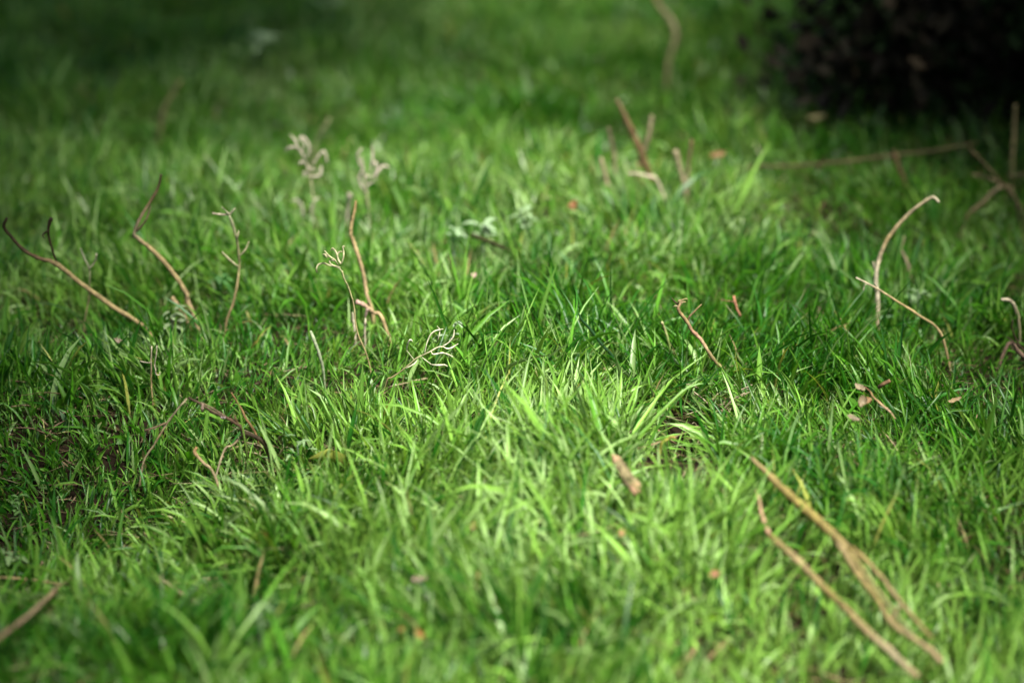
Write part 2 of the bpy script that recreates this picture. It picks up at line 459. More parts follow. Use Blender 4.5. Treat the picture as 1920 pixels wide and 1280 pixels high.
# left edge: long twig with dark hooked tips
twig("twig", "long bent brown twig at left edge with dark hooked tips", "twig",
     [(275, 618), (210, 573), (150, 530), (118, 503), (95, 489), (72, 483), (45, 468), (22, 444), (8, 425), (13, 408)], [7, 9, 9, 9, 8, 7, 6, 5],
     [TAN, TAN, TAN, BRN, DARK, DARK], [([(106, 492), (99, 470), (92, 445), (91, 425), (96, 409)], (4, 5, 8), DARK), ([(91, 432), (80, 440), (84, 447)], (4, 2), DARK)], lean=-0.15)
twig("twig", "kinked pale brown twig left of centre, dark upper tip", "twig",
     [(368, 602), (352, 565), (350, 552), (335, 528), (310, 493), (280, 463), (258, 446), (251, 437), (262, 408), (283, 375), (296, 352), (302, 326)], [10, 10, 9, 9, 9, 8, 7, 6, 5, 5],
     [PINK, PINK, TAN, TAN, GREY, BRN, DARK], [([(252, 437), (270, 418), (279, 398), (282, 386)], (5, 4, 3), (0.12, .10, .05))], lean=0.1)
twig("twig_stub", "short broken pale stub beside the kinked twig", "twig", [(350, 592), (336, 575), (322, 556)], [9, 9, 8], PINK)

# seed stalk left of centre
twig("seed_stalk", "thin olive seed stalk with forked pale top, behind broken stub", "seed stalk",
     [(424, 606), (438, 565), (446, 528), (449, 490), (444, 450), (436, 420), (430, 402)], [4, 5, 5, 5, 6, 5], [TAN, (0.35, .27, .13), OLIVE, (0.33, .35, .2)],
     [([(430, 402), (415, 402), (398, 400)], (4, 5, 4), PALE_C), ([(430, 402), (436, 396), (441, 390)], (5, 3), (0.36, .36, .22)), ([(430, 402), (424, 396), (416, 388)], (4, 2), (0.36, .36, .22)),
      ([(447, 500), (432, 488), (416, 472)], (3, 5, 3), (0.34, .33, .18)), ([(449, 480), (460, 468), (467, 452)], (3, 4, 2), (0.34, .33, .18)), ([(444, 450), (446, 440), (448, 432)], (3, 5, 2), (0.34, .33, .18))], bpart="pod")
# curled seed head in front of the tan twig
ZA = lambda p: Z(560, 420, 6.4, p)
twig("seed_stalk", "fine stalk with curled seed pods before the tan upright twig", "seed stalk",
     [(690, 672)] + ZA([(700, 1280), (660, 980), (630, 860), (590, 740), (540, 640), (515, 560)]), [3, 3, 3, 3, 4], [TAN, (0.36, .33, .15), (0.42, .42, .2)],
     [(ZA(p), (2.2, 4, 2.5), (0.52, .50, .28)) for p in ([(515, 560), (470, 520), (380, 500), (300, 470), (235, 490), (212, 540), (220, 580)], [(500, 520), (400, 490), (370, 450), (380, 425)],
      [(480, 500), (430, 430), (360, 380), (310, 320)], [(505, 480), (470, 420), (455, 350), (410, 292), (388, 320)], [(515, 470), (480, 430), (465, 370), (490, 335), (520, 330)],
      [(510, 480), (535, 410), (540, 340), (530, 275), (555, 270)], [(370, 400), (320, 365), (290, 365)], [(380, 430), (440, 440), (420, 415)], [(340, 410), (320, 380), (300, 365)])], bpart="pod")
twig("twig", "slender tan upright twig at centre left, bent at mid height", "twig",
     [(697, 578), (690, 558), (686, 540), (680, 512), (672, 482), (663, 452), (658, 438), (659, 420), (664, 398), (667, 376)], [7, 7, 7, 7, 8, 8, 7, 7, 6, 4], [TAN, PINK, PINK, TAN, TAN, (0.3, .2, .08)], lean=0.08)
twig("twig", "pink forked twig lying at foot of the upright tan twig", "twig",
     [(716, 596), (702, 586), (690, 577), (680, 570), (667, 565)], [6, 7, 8, 9, 9], [TAN, PINK, (0.55, .36, .30)], [([(689, 578), (687, 585), (685, 594)], (6, 6, 5), (0.55, .40, .32))], off=0.035)
twig("straw", "pale dead blade below the pink forked twig, left side", "straw", [(665, 612), (663, 598), (662, 585)], [3, 7, 3], PALE_C)
twig("straw", "thin whitish dead blade below pink fork, right side", "straw", [(684, 617), (684, 605), (685, 596)], [3, 5, 3], PALE_C)

# the sharp seed stalk in the middle
ZB = lambda p: Z(680, 590, 8.53, p)
PC = (0.85, 0.80, 0.56)
twig("seed_stalk", "sharp leaning seed stalk with curved cream pods, centre of lawn", "seed stalk",
     ZB([(380, 1080), (470, 1000), (650, 865), (830, 720), (990, 630), (1090, 580), (1200, 515), (1275, 505)]), [3, 3, 3, 3, 3, 2.8, 2.6, 2], [BRN, (0.30, .26, .12), (0.42, .40, .22), PC],
     [(ZB(p), tuple(q * .68 for q in w_), PC) for p, w_ in (([(820, 715), (760, 640), (705, 570)], (1.5, 1.5)), ([(705, 570), (712, 500), (745, 415), (775, 400), (800, 430)], (2.5, 5, 4, 2)), ([(990, 620), (1025, 460), (1080, 330), (1160, 258), (1290, 225)], (2, 3, 4.5, 4.5, 1.5)),
      ([(1190, 180), (1230, 235), (1225, 320), (1200, 410)], (1.2, 3, 3.5, 1.5)), ([(1275, 505), (1380, 440), (1450, 345), (1465, 240)], (2, 4, 4.5, 1.5)), ([(1280, 508), (1350, 540), (1430, 522), (1530, 460)], (1.5, 4, 4.5, 1.2)),
      ([(1090, 580), (1130, 630), (1280, 610), (1380, 640), (1460, 680)], (2, 4, 4.5, 4, 2)), ([(950, 680), (1020, 735), (1100, 795)], (2, 2.5)), ([(1100, 795), (1200, 805), (1310, 800), (1355, 825)], (2, 6, 4, 2)), ([(870, 730), (800, 800), (680, 860)], (1.5, 4.5, 1.2)))], bpart="pod", lean=-0.1)

# knotted twig right of centre
ZC = lambda p: Z(1220, 540, 6.4, p)
twig("twig", "brown twig with frayed knotted top and side shoot, right of centre", "twig",
     ZC([(890, 995), (815, 920), (730, 830), (680, 740), (600, 610), (500, 515), (440, 410), (350, 290), (332, 235), (355, 190)]), [5, 6, 6, 7, 7, 7, 7, 7, 6, 5], [PALE_C, TAN, TAN, PINK, (0.34, .17, .12), TAN, (0.2, .12, .06), (0.28, .2, .1)],
     [(ZC(p), w_, c_) for p, w_, c_ in (([(445, 395), (465, 345), (540, 265), (610, 195)], (4, 4, 3.5, 2), (0.34, .24, .12)), ([(335, 200), (290, 165), (250, 112)], (4, 4, 1.5), DARK), ([(340, 195), (370, 150), (430, 128), (440, 160)], (4, 3, 1.5), (0.36, .28, .14)),
      ([(350, 200), (380, 170), (420, 165)], (4, 2), (0.30, .22, .12)), ([(335, 215), (290, 215), (255, 240)], (3, 2.5, 1), (0.4, .33, .2)), ([(345, 185), (330, 160), (360, 140)], (3, 2), TAN))], lean=-0.1)
# right: arching stem and fallen straw
twig("arched_stem", "pale arching dry stem with drooping tip, right side", "dry stem",
     [(1646, 590), (1645, 556), (1643, 512), (1650, 481), (1664, 450), (1686, 420), (1714, 392), (1738, 375), (1750, 370), (1761, 379)], [8, 8, 9, 8, 8, 8, 8, 7, 7, 4], [PINK, PALE_C, PALE_C, TAN, GREY, GREY, PALE_C],
     [([(1644, 515), (1640, 503), (1637, 490)], (5, 5, 2), PALE_C)], lean=0.1)
twig("fallen_straw", "thin tan straw crossing foot of the arching stem", "straw", [(1763, 623), (1722, 591), (1682, 565), (1645, 541), (1605, 520)], [5, 5, 4, 4, 3], [TAN, TAN, STRAWC, PALE_C],
     [([(1650, 545), (1643, 535), (1640, 530)], (3, 3), PALE_C), ([(1628, 533), (1622, 534), (1618, 545)], (2, 2), PALE_C)], off=0.045, root=True)
twig("withered_blade", "withered grey blade beside the arching stem", "straw", [(1706, 510), (1700, 490), (1690, 470), (1695, 442)], [5, 8, 7, 3], GREY)

# upper right: stems before the dark shrub, colours darkened to stand for its shade
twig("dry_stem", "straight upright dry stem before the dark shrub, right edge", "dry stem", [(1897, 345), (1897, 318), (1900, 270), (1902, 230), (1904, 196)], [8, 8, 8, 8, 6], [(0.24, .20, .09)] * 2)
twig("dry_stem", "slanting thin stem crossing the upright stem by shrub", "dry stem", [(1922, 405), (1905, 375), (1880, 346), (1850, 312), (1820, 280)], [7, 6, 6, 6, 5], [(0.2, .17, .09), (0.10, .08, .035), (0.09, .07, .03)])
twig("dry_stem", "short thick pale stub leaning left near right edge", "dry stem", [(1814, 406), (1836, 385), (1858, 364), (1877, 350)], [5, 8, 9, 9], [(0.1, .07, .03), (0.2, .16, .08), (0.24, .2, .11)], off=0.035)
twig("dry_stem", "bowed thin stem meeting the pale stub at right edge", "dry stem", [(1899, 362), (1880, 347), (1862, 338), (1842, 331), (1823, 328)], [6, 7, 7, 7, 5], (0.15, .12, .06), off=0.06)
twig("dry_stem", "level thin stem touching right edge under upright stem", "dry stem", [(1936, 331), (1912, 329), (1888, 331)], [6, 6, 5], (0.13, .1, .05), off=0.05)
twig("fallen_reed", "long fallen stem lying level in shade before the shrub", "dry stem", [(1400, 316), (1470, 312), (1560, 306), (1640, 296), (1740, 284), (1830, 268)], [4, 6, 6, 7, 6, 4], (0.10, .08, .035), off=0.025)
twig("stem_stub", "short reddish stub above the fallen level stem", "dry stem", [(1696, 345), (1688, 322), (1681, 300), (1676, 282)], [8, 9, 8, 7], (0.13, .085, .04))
# cut stubble behind centre right
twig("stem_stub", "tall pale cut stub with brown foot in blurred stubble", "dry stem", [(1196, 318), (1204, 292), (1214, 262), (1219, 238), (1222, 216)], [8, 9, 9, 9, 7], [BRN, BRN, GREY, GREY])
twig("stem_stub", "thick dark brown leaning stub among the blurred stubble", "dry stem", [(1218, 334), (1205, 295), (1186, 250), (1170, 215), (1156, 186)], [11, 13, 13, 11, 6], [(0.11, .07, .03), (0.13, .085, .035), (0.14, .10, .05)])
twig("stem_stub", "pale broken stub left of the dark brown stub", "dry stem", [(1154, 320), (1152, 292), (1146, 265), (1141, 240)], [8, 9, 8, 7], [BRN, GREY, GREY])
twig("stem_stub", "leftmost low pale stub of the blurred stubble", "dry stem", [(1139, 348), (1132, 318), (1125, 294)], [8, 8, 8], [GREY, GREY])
twig("stem_stub", "cream flat stub of pair, left one, before shrub", "dry stem", [(1284, 352), (1274, 315), (1266, 282)], [10, 10, 10], [GREY, GREY])
twig("stem_stub", "thinner tan stub of pair, right one, before shrub", "dry stem", [(1289, 345), (1291, 308), (1297, 262)], [8, 7, 6], [GREY, BRN])
twig("straw", "arched cream straw between the blurred stubs", "straw", [(1234, 342), (1215, 331), (1195, 326), (1176, 326)], [5, 6, 6, 5], PALE_C, off=0.05)
twig("dry_stem", "curved cream straw standing at top edge right of centre", "dry stem", [(1250, 150), (1252, 120), (1262, 88), (1266, 58), (1254, 34), (1236, 12), (1222, -14)], [6, 9, 10, 12, 12, 10, 7], [OLIVE, (0.20, .18, .08), (0.26, .23, .12), (0.30, .27, .15), (0.24, .19, .08)])
twig("dry_stem", "faint straw leaning right behind the blurred seed heads", "dry stem", [(585, 300), (596, 262), (606, 244), (618, 222)], [6, 8, 8, 5], (0.22, .24, .11))
twig("dry_stem", "blurred thin straw far upper left", "dry stem", [(300, 245), (308, 205), (322, 178), (340, 150)], [6, 7, 7, 4], (0.20, .16, .08))

# blurred seed heads
ZD = lambda p: Z(520, 230, 7.53, p)
SH = (0.60, 0.52, 0.42)
twig("seed_stalk", "blurred feathery cream seed head, left one of two", "seed stalk", [(592, 430)] + ZD([(520, 1300), (500, 1000), (470, 760), (425, 620), (390, 540), (350, 400)]), [2, 2.5, 3, 3.5, 4, 4, 3], [OLIVE, (0.36, .36, .2), SH],
     [(ZD(p), (2, 3.8, 3.8, 2), SH) for p in ([(390, 520), (300, 360), (250, 250), (180, 170)], [(350, 400), (260, 345), (170, 355), (100, 410)], [(400, 500), (450, 400), (440, 300), (380, 215), (310, 190)], [(350, 420), (380, 330), (350, 250), (300, 210)],
      [(500, 600), (590, 460), (650, 400), (685, 460), (705, 570)], [(430, 640), (480, 650), (550, 670)], [(470, 760), (600, 740), (615, 650), (620, 600)], [(380, 560), (330, 560), (310, 600)], [(440, 760), (380, 700), (370, 790)])], bpart="pod")
twig("seed_stalk", "blurred cream seed head like antlers, right one of two", "seed stalk", [(694, 432)] + ZD([(1290, 1250), (1265, 1000), (1240, 860), (1225, 720), (1215, 650)]), [2, 2.5, 3, 3.5, 4, 4], [OLIVE, (0.36, .36, .2), SH],
     [(ZD(p), (2.5, 4.6, 4.6, 2), SH) for p in ([(1215, 670), (1150, 560), (1135, 450), (1195, 365)], [(1225, 640), (1190, 540), (1180, 480)], [(1300, 720), (1335, 560), (1345, 430), (1335, 335)], [(1235, 720), (1300, 770), (1375, 720), (1400, 610), (1370, 555), (1325, 620)],
      [(1370, 800), (1420, 690), (1500, 610), (1580, 635)], [(1195, 680), (1155, 770), (1180, 880), (1240, 960)], [(1250, 900), (1330, 840), (1400, 790)])] + [(ZD([(1260, 930), (1250, 960), (1240, 1010)]), (4, 9, 4), SH)], bpart="pod")
twig("seed_stalk", "low blurred pale stalk hooked over, under left seed head", "seed stalk", [(568, 420)] + ZD([(360, 1290), (335, 1160), (265, 1090), (195, 1115)]), [3, 4.5, 5.5, 5, 3], (0.45, .45, .32))
twig("seed_stalk", "low blurred pale stalk bent right, under left seed head", "seed stalk", [(582, 424)] + ZD([(475, 1270), (495, 1160), (540, 1085), (585, 1075)]), [3, 4.5, 5.5, 5, 3], (0.45, .45, .32))
twig("seed_stalk", "tiny pale bud on blurred stalk left of tan twig", "seed stalk", [(650, 420)] + ZD([(1010, 1150), (1020, 1040), (1030, 990)]), [3, 4, 13, 9], (0.45, .42, .3))

# brown angular twigs lower left
ZE = lambda p: Z(240, 720, 6.0, p)
twig("twig", "dark angular twig with doubled stem, lower left lawn", "twig", ZE([(1560, 720), (1440, 600), (1300, 550), (1250, 462), (1130, 390), (1000, 330), (800, 215), (670, 155)]), [10, 9, 9, 8, 6.5, 6, 5, 5], [DARK, DARK, DARK, (0.12, .07, .04), (0.14, .10, .06), DARK],
     [(ZE([(1110, 370), (960, 275), (820, 205)]), (3, 3, 3), (0.22, .16, .10)), (ZE([(1250, 460), (1215, 400), (1200, 345)]), (4, 4, 2), (0.14, .08, .04)), (ZE([(1090, 375), (1065, 380), (1050, 370)]), (4, 6, 4), (0.42, .34, .32)), (ZE([(840, 220), (835, 270), (835, 300)]), (3, 7, 5), (0.28, .2, .15)), (ZE([(1290, 545), (1320, 660), (1345, 830)]), (8, 6, 6), DARK)], off=0.040)
twig("twig", "thin straight grey twig meeting the dark angular twig tip", "twig", ZE([(180, 870), (300, 680), (350, 580), (440, 430), (560, 285), (668, 162)]), [4, 4, 4, 5, 4, 4], [PINK, GREY, TAN, GREY, GREY],
     [(ZE([(430, 435), (300, 485), (185, 520)]), (4, 4, 4), (0.2, .14, .08))], off=0.035)
twig("twig", "short pale twig sloping below the dark angular twig", "twig", ZE([(1070, 770), (1180, 680), (1290, 575)]), [4, 4, 4], [PALE_C, PINK, GREY], off=0.04)
twig("dry_stem", "brown dead grass stem leaning into the dark twig's foot", "dry stem", ZE([(1450, 590), (1335, 400), (1260, 260), (1165, 95)]), [5, 5, 5, 3], [(0.22, .12, .05), (0.26, .16, .07), (0.2, .12, .05)], off=0.02)
twig("withered_blade", "curled orange brown blade below the dark twig", "straw", ZE([(965, 1010), (850, 885), (785, 810), (750, 760), (775, 705)]), [5, 6, 6, 8, 5], [GREY, PINK, (0.42, .24, .10)], off=0.035)
ZF = lambda p: Z(0, 620, 4.0, p)
twig("tendril", "fine pale tendrils with hooked ends, left lawn", "tendril", ZF([(1140, 460), (1135, 350), (1137, 240), (1134, 115)]), [3, 3, 3, 2.5], [TAN, STRAWC, PALE_C],
     [(ZF([(1137, 240), (1095, 238), (1050, 228)]), (2.5, 2.5), PALE_C), (ZF([(1170, 300), (1160, 260), (1172, 180), (1178, 110)]), (2.5, 2.5, 2), PALE_C), (ZF([(1165, 280), (1170, 325), (1195, 330), (1200, 310)]), (2.5, 3, 2), PALE_C)])
twig("seed_stalk", "tiny faint seed stalk above the long left twig", "seed stalk", [(158, 610), (166, 560), (168, 530), (168, 505), (158, 485), (150, 465)], [3, 3, 3, 3, 5, 3], [TAN, OLIVE, (0.36, .38, .25)], [([(168, 503), (178, 490), (181, 476)], (3, 3, 4), (0.40, .38, .25))])
twig("withered_blade", "whitish kinked blade standing left of centre stalk", "straw", Z(480, 560, 4.0, [(500, 520), (480, 440), (455, 350), (425, 275), (408, 238)]), [4, 6, 6, 7, 4], (0.34, .40, .24))
twig("grass_stem", "single long dark green blade leaning left, centre right", "grass blade", [(1150, 672), (1128, 645), (1106, 617), (1092, 600), (1085, 586)], [6, 7, 6, 5, 2.5], (0.012, .060, .012), mat=M_LEAF)
twig("yellow_blade", "yellow bent dying blade over the dark burrow", "grass blade", Z(1120, 780, 6.86, [(810, 470), (830, 350), (900, 300), (960, 270), (1010, 290)]), [4, 6, 7, 6, 3], [(0.30, .28, .05), (0.40, .36, .06), (0.36, .24, .08)], off=0.015)
twig("grass_stem", "pale yellow tipped blade standing left of knotted twig", "grass blade", [(1258, 672), (1254, 640), (1247, 618), (1241, 603)], [4, 5, 5, 5], [(0.10, .2, .04), (0.20, .28, .07), (0.45, .42, .2)], mat=M_LEAF)

# right edge
twig("seed_stalk", "pale hooked seed tip at right edge over dark twigs", "seed stalk", [(1912, 640), (1910, 600), (1903, 577), (1892, 563), (1877, 561)], [3, 5, 7, 7, 5], [OLIVE, GREY, PALE_C], off=0.02)
twig("twig", "dark thin twig at right edge beneath hooked seed tip", "twig", [(1935, 668), (1915, 652), (1900, 625), (1898, 600)], [7, 5, 4, 3], DARK, [([(1915, 652), (1900, 640), (1885, 630)], (4, 2), DARK)], off=0.02)
twig("twig", "brown stick entering at right edge near dark twig", "twig", [(1890, 644), (1910, 660), (1940, 686)], [8, 9, 9], (0.24, .16, .11), off=0.03)
# foreground
def lie(name, label, cat, lines, part="stem", offs=(0.05, 0.05), clear=1):
    t = None
    for pts, w, col in lines:
        o_ = np.linspace(offs[0], offs[1], len(pts))
        P = [G(a, b, o_[i]) for i, (a, b) in enumerate(pts)]; SEEN.extend(catmull(P, 4).tolist()[::clear])
        C = np.asarray(col, float)
        if C.ndim == 2: C = np.stack([np.interp(np.linspace(0, 1, len(P)), np.linspace(0, 1, len(C)), C[:, i]) for i in range(3)], 1)
        v, f, c = tube(P, rad(P, np.interp(np.linspace(0, 1, len(P)), np.linspace(0, 1, len(w)), w)), C=C, wob=0.0003, knob=.09, sides=8)
        if t is None:
            if len(lines) == 1: return tag(build(name, v, f, M_DRY, c, origin=P[0]), label, cat)
            org = P[0]; t = thing(name, label, cat, org)
        build(part, v - org, f, M_DRY, c, parent=t)
    return t
CANE = (0.22, 0.175, 0.055); CANE2 = (0.27, 0.21, 0.10)
lie("reed", "single dry tan reed lying in lower right foreground", "reed", [([(1720, 1268), (1680, 1232), (1630, 1185), (1560, 1115), (1500, 1055), (1442, 1002)], [12, 15, 15, 14, 14, 11], [CANE2, GREY, CANE2, CANE, CANE2, CANE]), ([(1444, 1004), (1430, 968), (1418, 918)], [9, 8, 4], (0.42, .27, .16))], offs=(0.035, 0.055), clear=3)
lie("reed_bundle", "bundle of parallel flattened dry reeds, lower right foreground", "reed",
    [([(1765, 1240), (1735, 1210), (1678, 1172), (1643, 1120), (1609, 1077), (1571, 1017)], [10, 12, 11, 11, 12, 12], [PINK, CANE2, CANE, CANE2]),
     ([(1748, 1196), (1725, 1171), (1684, 1122), (1642, 1070), (1597, 1025)], [6, 8, 9, 9, 9], [CANE, CANE2, CANE]),
     ([(1715, 1195), (1700, 1176), (1663, 1128), (1624, 1077), (1588, 1027)], [5, 7, 7, 8, 8], [OLIVE, OLIVE, (0.25, .24, .09), CANE]),
     ([(1662, 1170), (1676, 1150), (1690, 1132)], [5, 7, 4], PINK),
     ([(1600, 1045), (1572, 1012), (1535, 978), (1490, 936), (1450, 898), (1408, 858)], [14, 18, 19, 17, 14, 7], [CANE2, CANE, (0.28, .225, .06), CANE, CANE2])], offs=(0.038, 0.06), clear=3, part="reed_blade")
lie("twig", "blurred brown twig at bottom left corner", "twig", [([(-30, 1218), (20, 1178), (60, 1148), (100, 1110), (135, 1082)], [8, 9, 9, 10, 6], [BRN, (0.26, .17, .12), PINK, BRN])], offs=(0.045, 0.035))
lie("fallen_straw", "level thin straw lying over bare soil, bottom left", "straw", [([(-20, 1082), (40, 1084), (95, 1092), (150, 1098)], [4, 5, 5, 3], TAN)], offs=(0.03, 0.03))
lie("stick", "small brown stick poking out near curled dead leaves", "stick", [([(1648, 726), (1656, 720), (1668, 713)], [7, 8, 7], (0.20, .12, .06))], offs=(0.05, 0.06))
lie("dark_stick", "dark stick lying in the shallow trench behind centre", "stick", [([(885, 440), (915, 452), (952, 468)], [8, 8, 6], (0.05, .05, .015))], offs=(0.045, 0.045))
lie("twig", "dead stem running through the curled leaves, right lawn", "twig", Z(1560, 680, 8.0, [(480, 350)]) and [(Z(1560, 680, 8.0, [(480, 350), (560, 430), (640, 540), (760, 640), (850, 710), (950, 840)]), [3, 4, 4, 5, 5, 3], [DARK, (0.25, .15, .06), TAN, (0.45, .3, .2), TAN])], offs=(0.06, 0.045))
lie("twig", "small reddish dead shoot right of the knotted twig", "twig", [([(1388, 592), (1380, 572), (1376, 556)], [5, 5, 6], [(0.2, .1, .05), (0.3, .14, .08)]), ([(1378, 566), (1362, 564), (1352, 562)], [3, 2], (0.2, .12, .06))], offs=(0.05, 0.06))

SEEN += [list(G(a, b, 0.004)) for a in range(1212, 1330, 11) for b in (826, 845, 862)]      # the burrow stays open

# ------------------------------------------------------------------ bark piece, dead leaves
def bark_piece():
    a = G(1195, 922, 0.045); b = G(1152, 855, 0.066); SEEN.extend([list(a * (1 - q) + b * q) for q in (0, .2, .4, .6, .8, 1)])
    ax = b - a; Lr = np.linalg.norm(ax); ax /= Lr
    up = np.array([0, -.5, 1.0]); s = np.cross(ax, up); s /= np.linalg.norm(s); u = np.cross(s, ax)
    n, k = 16, 12; V = []; C = []
    for i in range(n):
        t = i / (n - 1); w = 0.0062 * (0.72 + 0.28 * math.sin(t * 3 + .8)) * (0.75 if i in (0, n - 1) else 1)
        for j in range(k):
            an = 2 * math.pi * j / k; rr = w * (1 + 0.16 * rng.normal())
            V.append(a + ax * (Lr * t + .002 * rng.normal()) + s * rr * math.cos(an) + u * rr * 0.62 * math.sin(an))
            q = rng.uniform()
            end = t > .82 or t < .2
            C.append(np.array([0.26, .165, .095]) * (.7 + .5 * q) if end and q > .3 else np.array([0.12, .10, .05]) * (.5 + .8 * q))
    F = [(i * k + j, i * k + (j + 1) % k, (i + 1) * k + (j + 1) % k, (i + 1) * k + j) for i in range(n - 1) for j in range(k)]
    F += [tuple(range(k))[::-1], tuple((n - 1) * k + j for j in range(k))]
    o = build("bark_piece", np.array(V), F, M_BARK, np.array(C), origin=a)
    tag(o, "chunky broken piece of orange brown bark beside burrow", "bark")
bark_piece()

def dead_leaf(label, px, py, wpx, hpx, col, off=0.04, rot=0.0, curl=0.9, cat="dead leaf"):
    c = G(px, py, off); SEEN.append(list(c)); s = pxm(c); nu, nv = 9, 6; V = []; C = []
    L_, W_ = wpx * s * .9, hpx * s * .8
    rz = rng.uniform(0, 6.28) if rot is None else rot
    for i in range(nu):
        t = i / (nu - 1); w = W_ * math.sin(math.pi * (0.06 + .88 * t)) ** .8
        for j in range(nv):
            q = j / (nv - 1) - .5
            x = (t - .5) * L_; y = q * w
            z = curl * (abs(q) ** 1.5 * w * 1.2 + (t - .5) ** 2 * L_ * .9) + 0.16 * W_ * rng.normal()
            X = x * math.cos(rz) - y * math.sin(rz); Y = x * math.sin(rz) + y * math.cos(rz)
            V.append(c + np.array([X, 0.5 * Y - .3 * z, 0.75 * Y + .8 * z])); C.append(np.array(col) * (.3 + .3 * rng.uniform()))
    F = [(i * nv + j, i * nv + j + 1, (i + 1) * nv + j + 1, (i + 1) * nv + j) for i in range(nu - 1) for j in range(nv - 1)]
    # thickness: second skin
    V = np.array(V); n0 = len(V); V2 = V + np.array([0, .0003, -.0005]); C = np.array(C)
    F2 = [tuple(i + n0 for i in f[::-1]) for f in F]
    o = build("dead_leaf", np.vstack([V, V2]), F + F2, M_STRAW, np.vstack([C, C]), origin=c)
    return tag(o, label, cat)
RED = (0.30, 0.13, 0.05); BEI = (0.40, 0.32, 0.19)
dead_leaf("pinkish curled dead leaf rolled over, right lawn", 1612, 728, 24, 16, BEI, .065, -.6)
dead_leaf("grey brown crumpled dead leaf beside the dead stem", 1617, 756, 26, 22, (0.32, .25, .14), .06, 1.2)
dead_leaf("orange brown dead leaf behind the crumpled grey one", 1628, 752, 16, 16, (0.40, .24, .10), .06, .6)
dead_leaf("flat grey brown dead leaf lowest of the right group", 1600, 783, 28, 12, (0.30, .235, .14), .052, -.45, .3)
dead_leaf("tawny dead leaf right of the curled leaf group", 1790, 750, 30, 10, (0.38, .27, .12), .05, .35, .4)
dead_leaf("orange dead leaf, larger one low at bottom centre", 788, 1190, 22, 14, (0.42, .17, .04), .045, -.7)
dead_leaf("orange dead leaf, smaller one at bottom centre", 752, 1180, 14, 9, (0.40, .17, .05), .045, .3)
dead_leaf("dark reddish dead leaf on the near mound", 886, 986, 18, 20, RED, .045, 1.1)
dead_leaf("rusty dead leaf in the foreground left of reeds", 1340, 1078, 22, 18, (0.40, .20, .10), .05, .4)
dead_leaf("ochre dead leaf below the bark piece", 1166, 1000, 14, 16, (0.42, .27, .10), .045, 1.0)
dead_leaf("pinkish dead leaf in grass at bottom, left of centre", 785, 1085, 34, 14, (0.34, .24, .18), .045, .1, .3)
dead_leaf("blurred rusty dead leaf behind the centre", 1074, 388, 16, 26, (0.28, .13, .04), .05, 1.9)
dead_leaf("pink dead petal like leaf near the pale clover", 889, 517, 12, 14, (0.55, .38, .32), .05, .9)
dead_leaf("tan dead leaf above the long tendrils, left lawn", 222, 640, 10, 20, (0.40, .32, .22), .05, 1.4)
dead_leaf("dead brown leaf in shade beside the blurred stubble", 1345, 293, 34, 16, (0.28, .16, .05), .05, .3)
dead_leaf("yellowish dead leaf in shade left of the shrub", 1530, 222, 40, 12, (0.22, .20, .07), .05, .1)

# tufts of dead straw at upper left
def straw_tuft(label, px, py, wpx, n, col):
    c = G(px, py, 0.0); s = pxm(c); P = []
    for i in range(n):
        x0 = c + np.array([rng.normal(0, .3) * wpx * s, rng.normal(0, .03), 0]); x0[2] = float(height(x0[0], x0[1]))
        a = rng.uniform(0, 6.28); L_ = rng.uniform(.02, .05); tl = rng.uniform(.7, 1.5)
        d = np.array([math.cos(a) * math.sin(tl), math.sin(a) * math.sin(tl), math.cos(tl)])
        pts = [x0, x0 + d * L_ * .5 + [0, 0, .004], x0 + d * L_]
        P.append(tube(pts, [.0016, .0015, .0006], sides=4, k=3, flat=.4, C=np.array(col) * rng.uniform(.7, 1.2)))
    t = thing("straw_tuft", label, "dry grass", c)
    for v, f, cc in P: build("straw", v - c, f, M_STRAW, cc, parent=t)
    return t
straw_tuft("blurred pinkish dead grass tuft, upper left", 150, 185, 90, 45, (0.46, .30, .21))
straw_tuft("fainter dead grass tuft at left edge, upper left", 30, 168, 50, 16, (0.34, .24, .14))
straw_tuft("dim dead grass tuft under shrub edge at right", 1540, 225, 120, 26, (0.36, .30, .12))
straw_tuft("small dead grass tuft at top left of centre", 720, 60, 60, 14, (0.40, .36, .22))
straw_tuft("matted dead grass around the dark burrow", 1345, 800, 60, 30, (0.42, .36, .22))
straw_tuft("dead matted grass by foot of dark angular twig", 520, 850, 60, 26, (0.36, .30, .16))
straw_tuft("dead grass in shaded gap at left edge", 100, 790, 70, 18, (0.30, .20, .11))

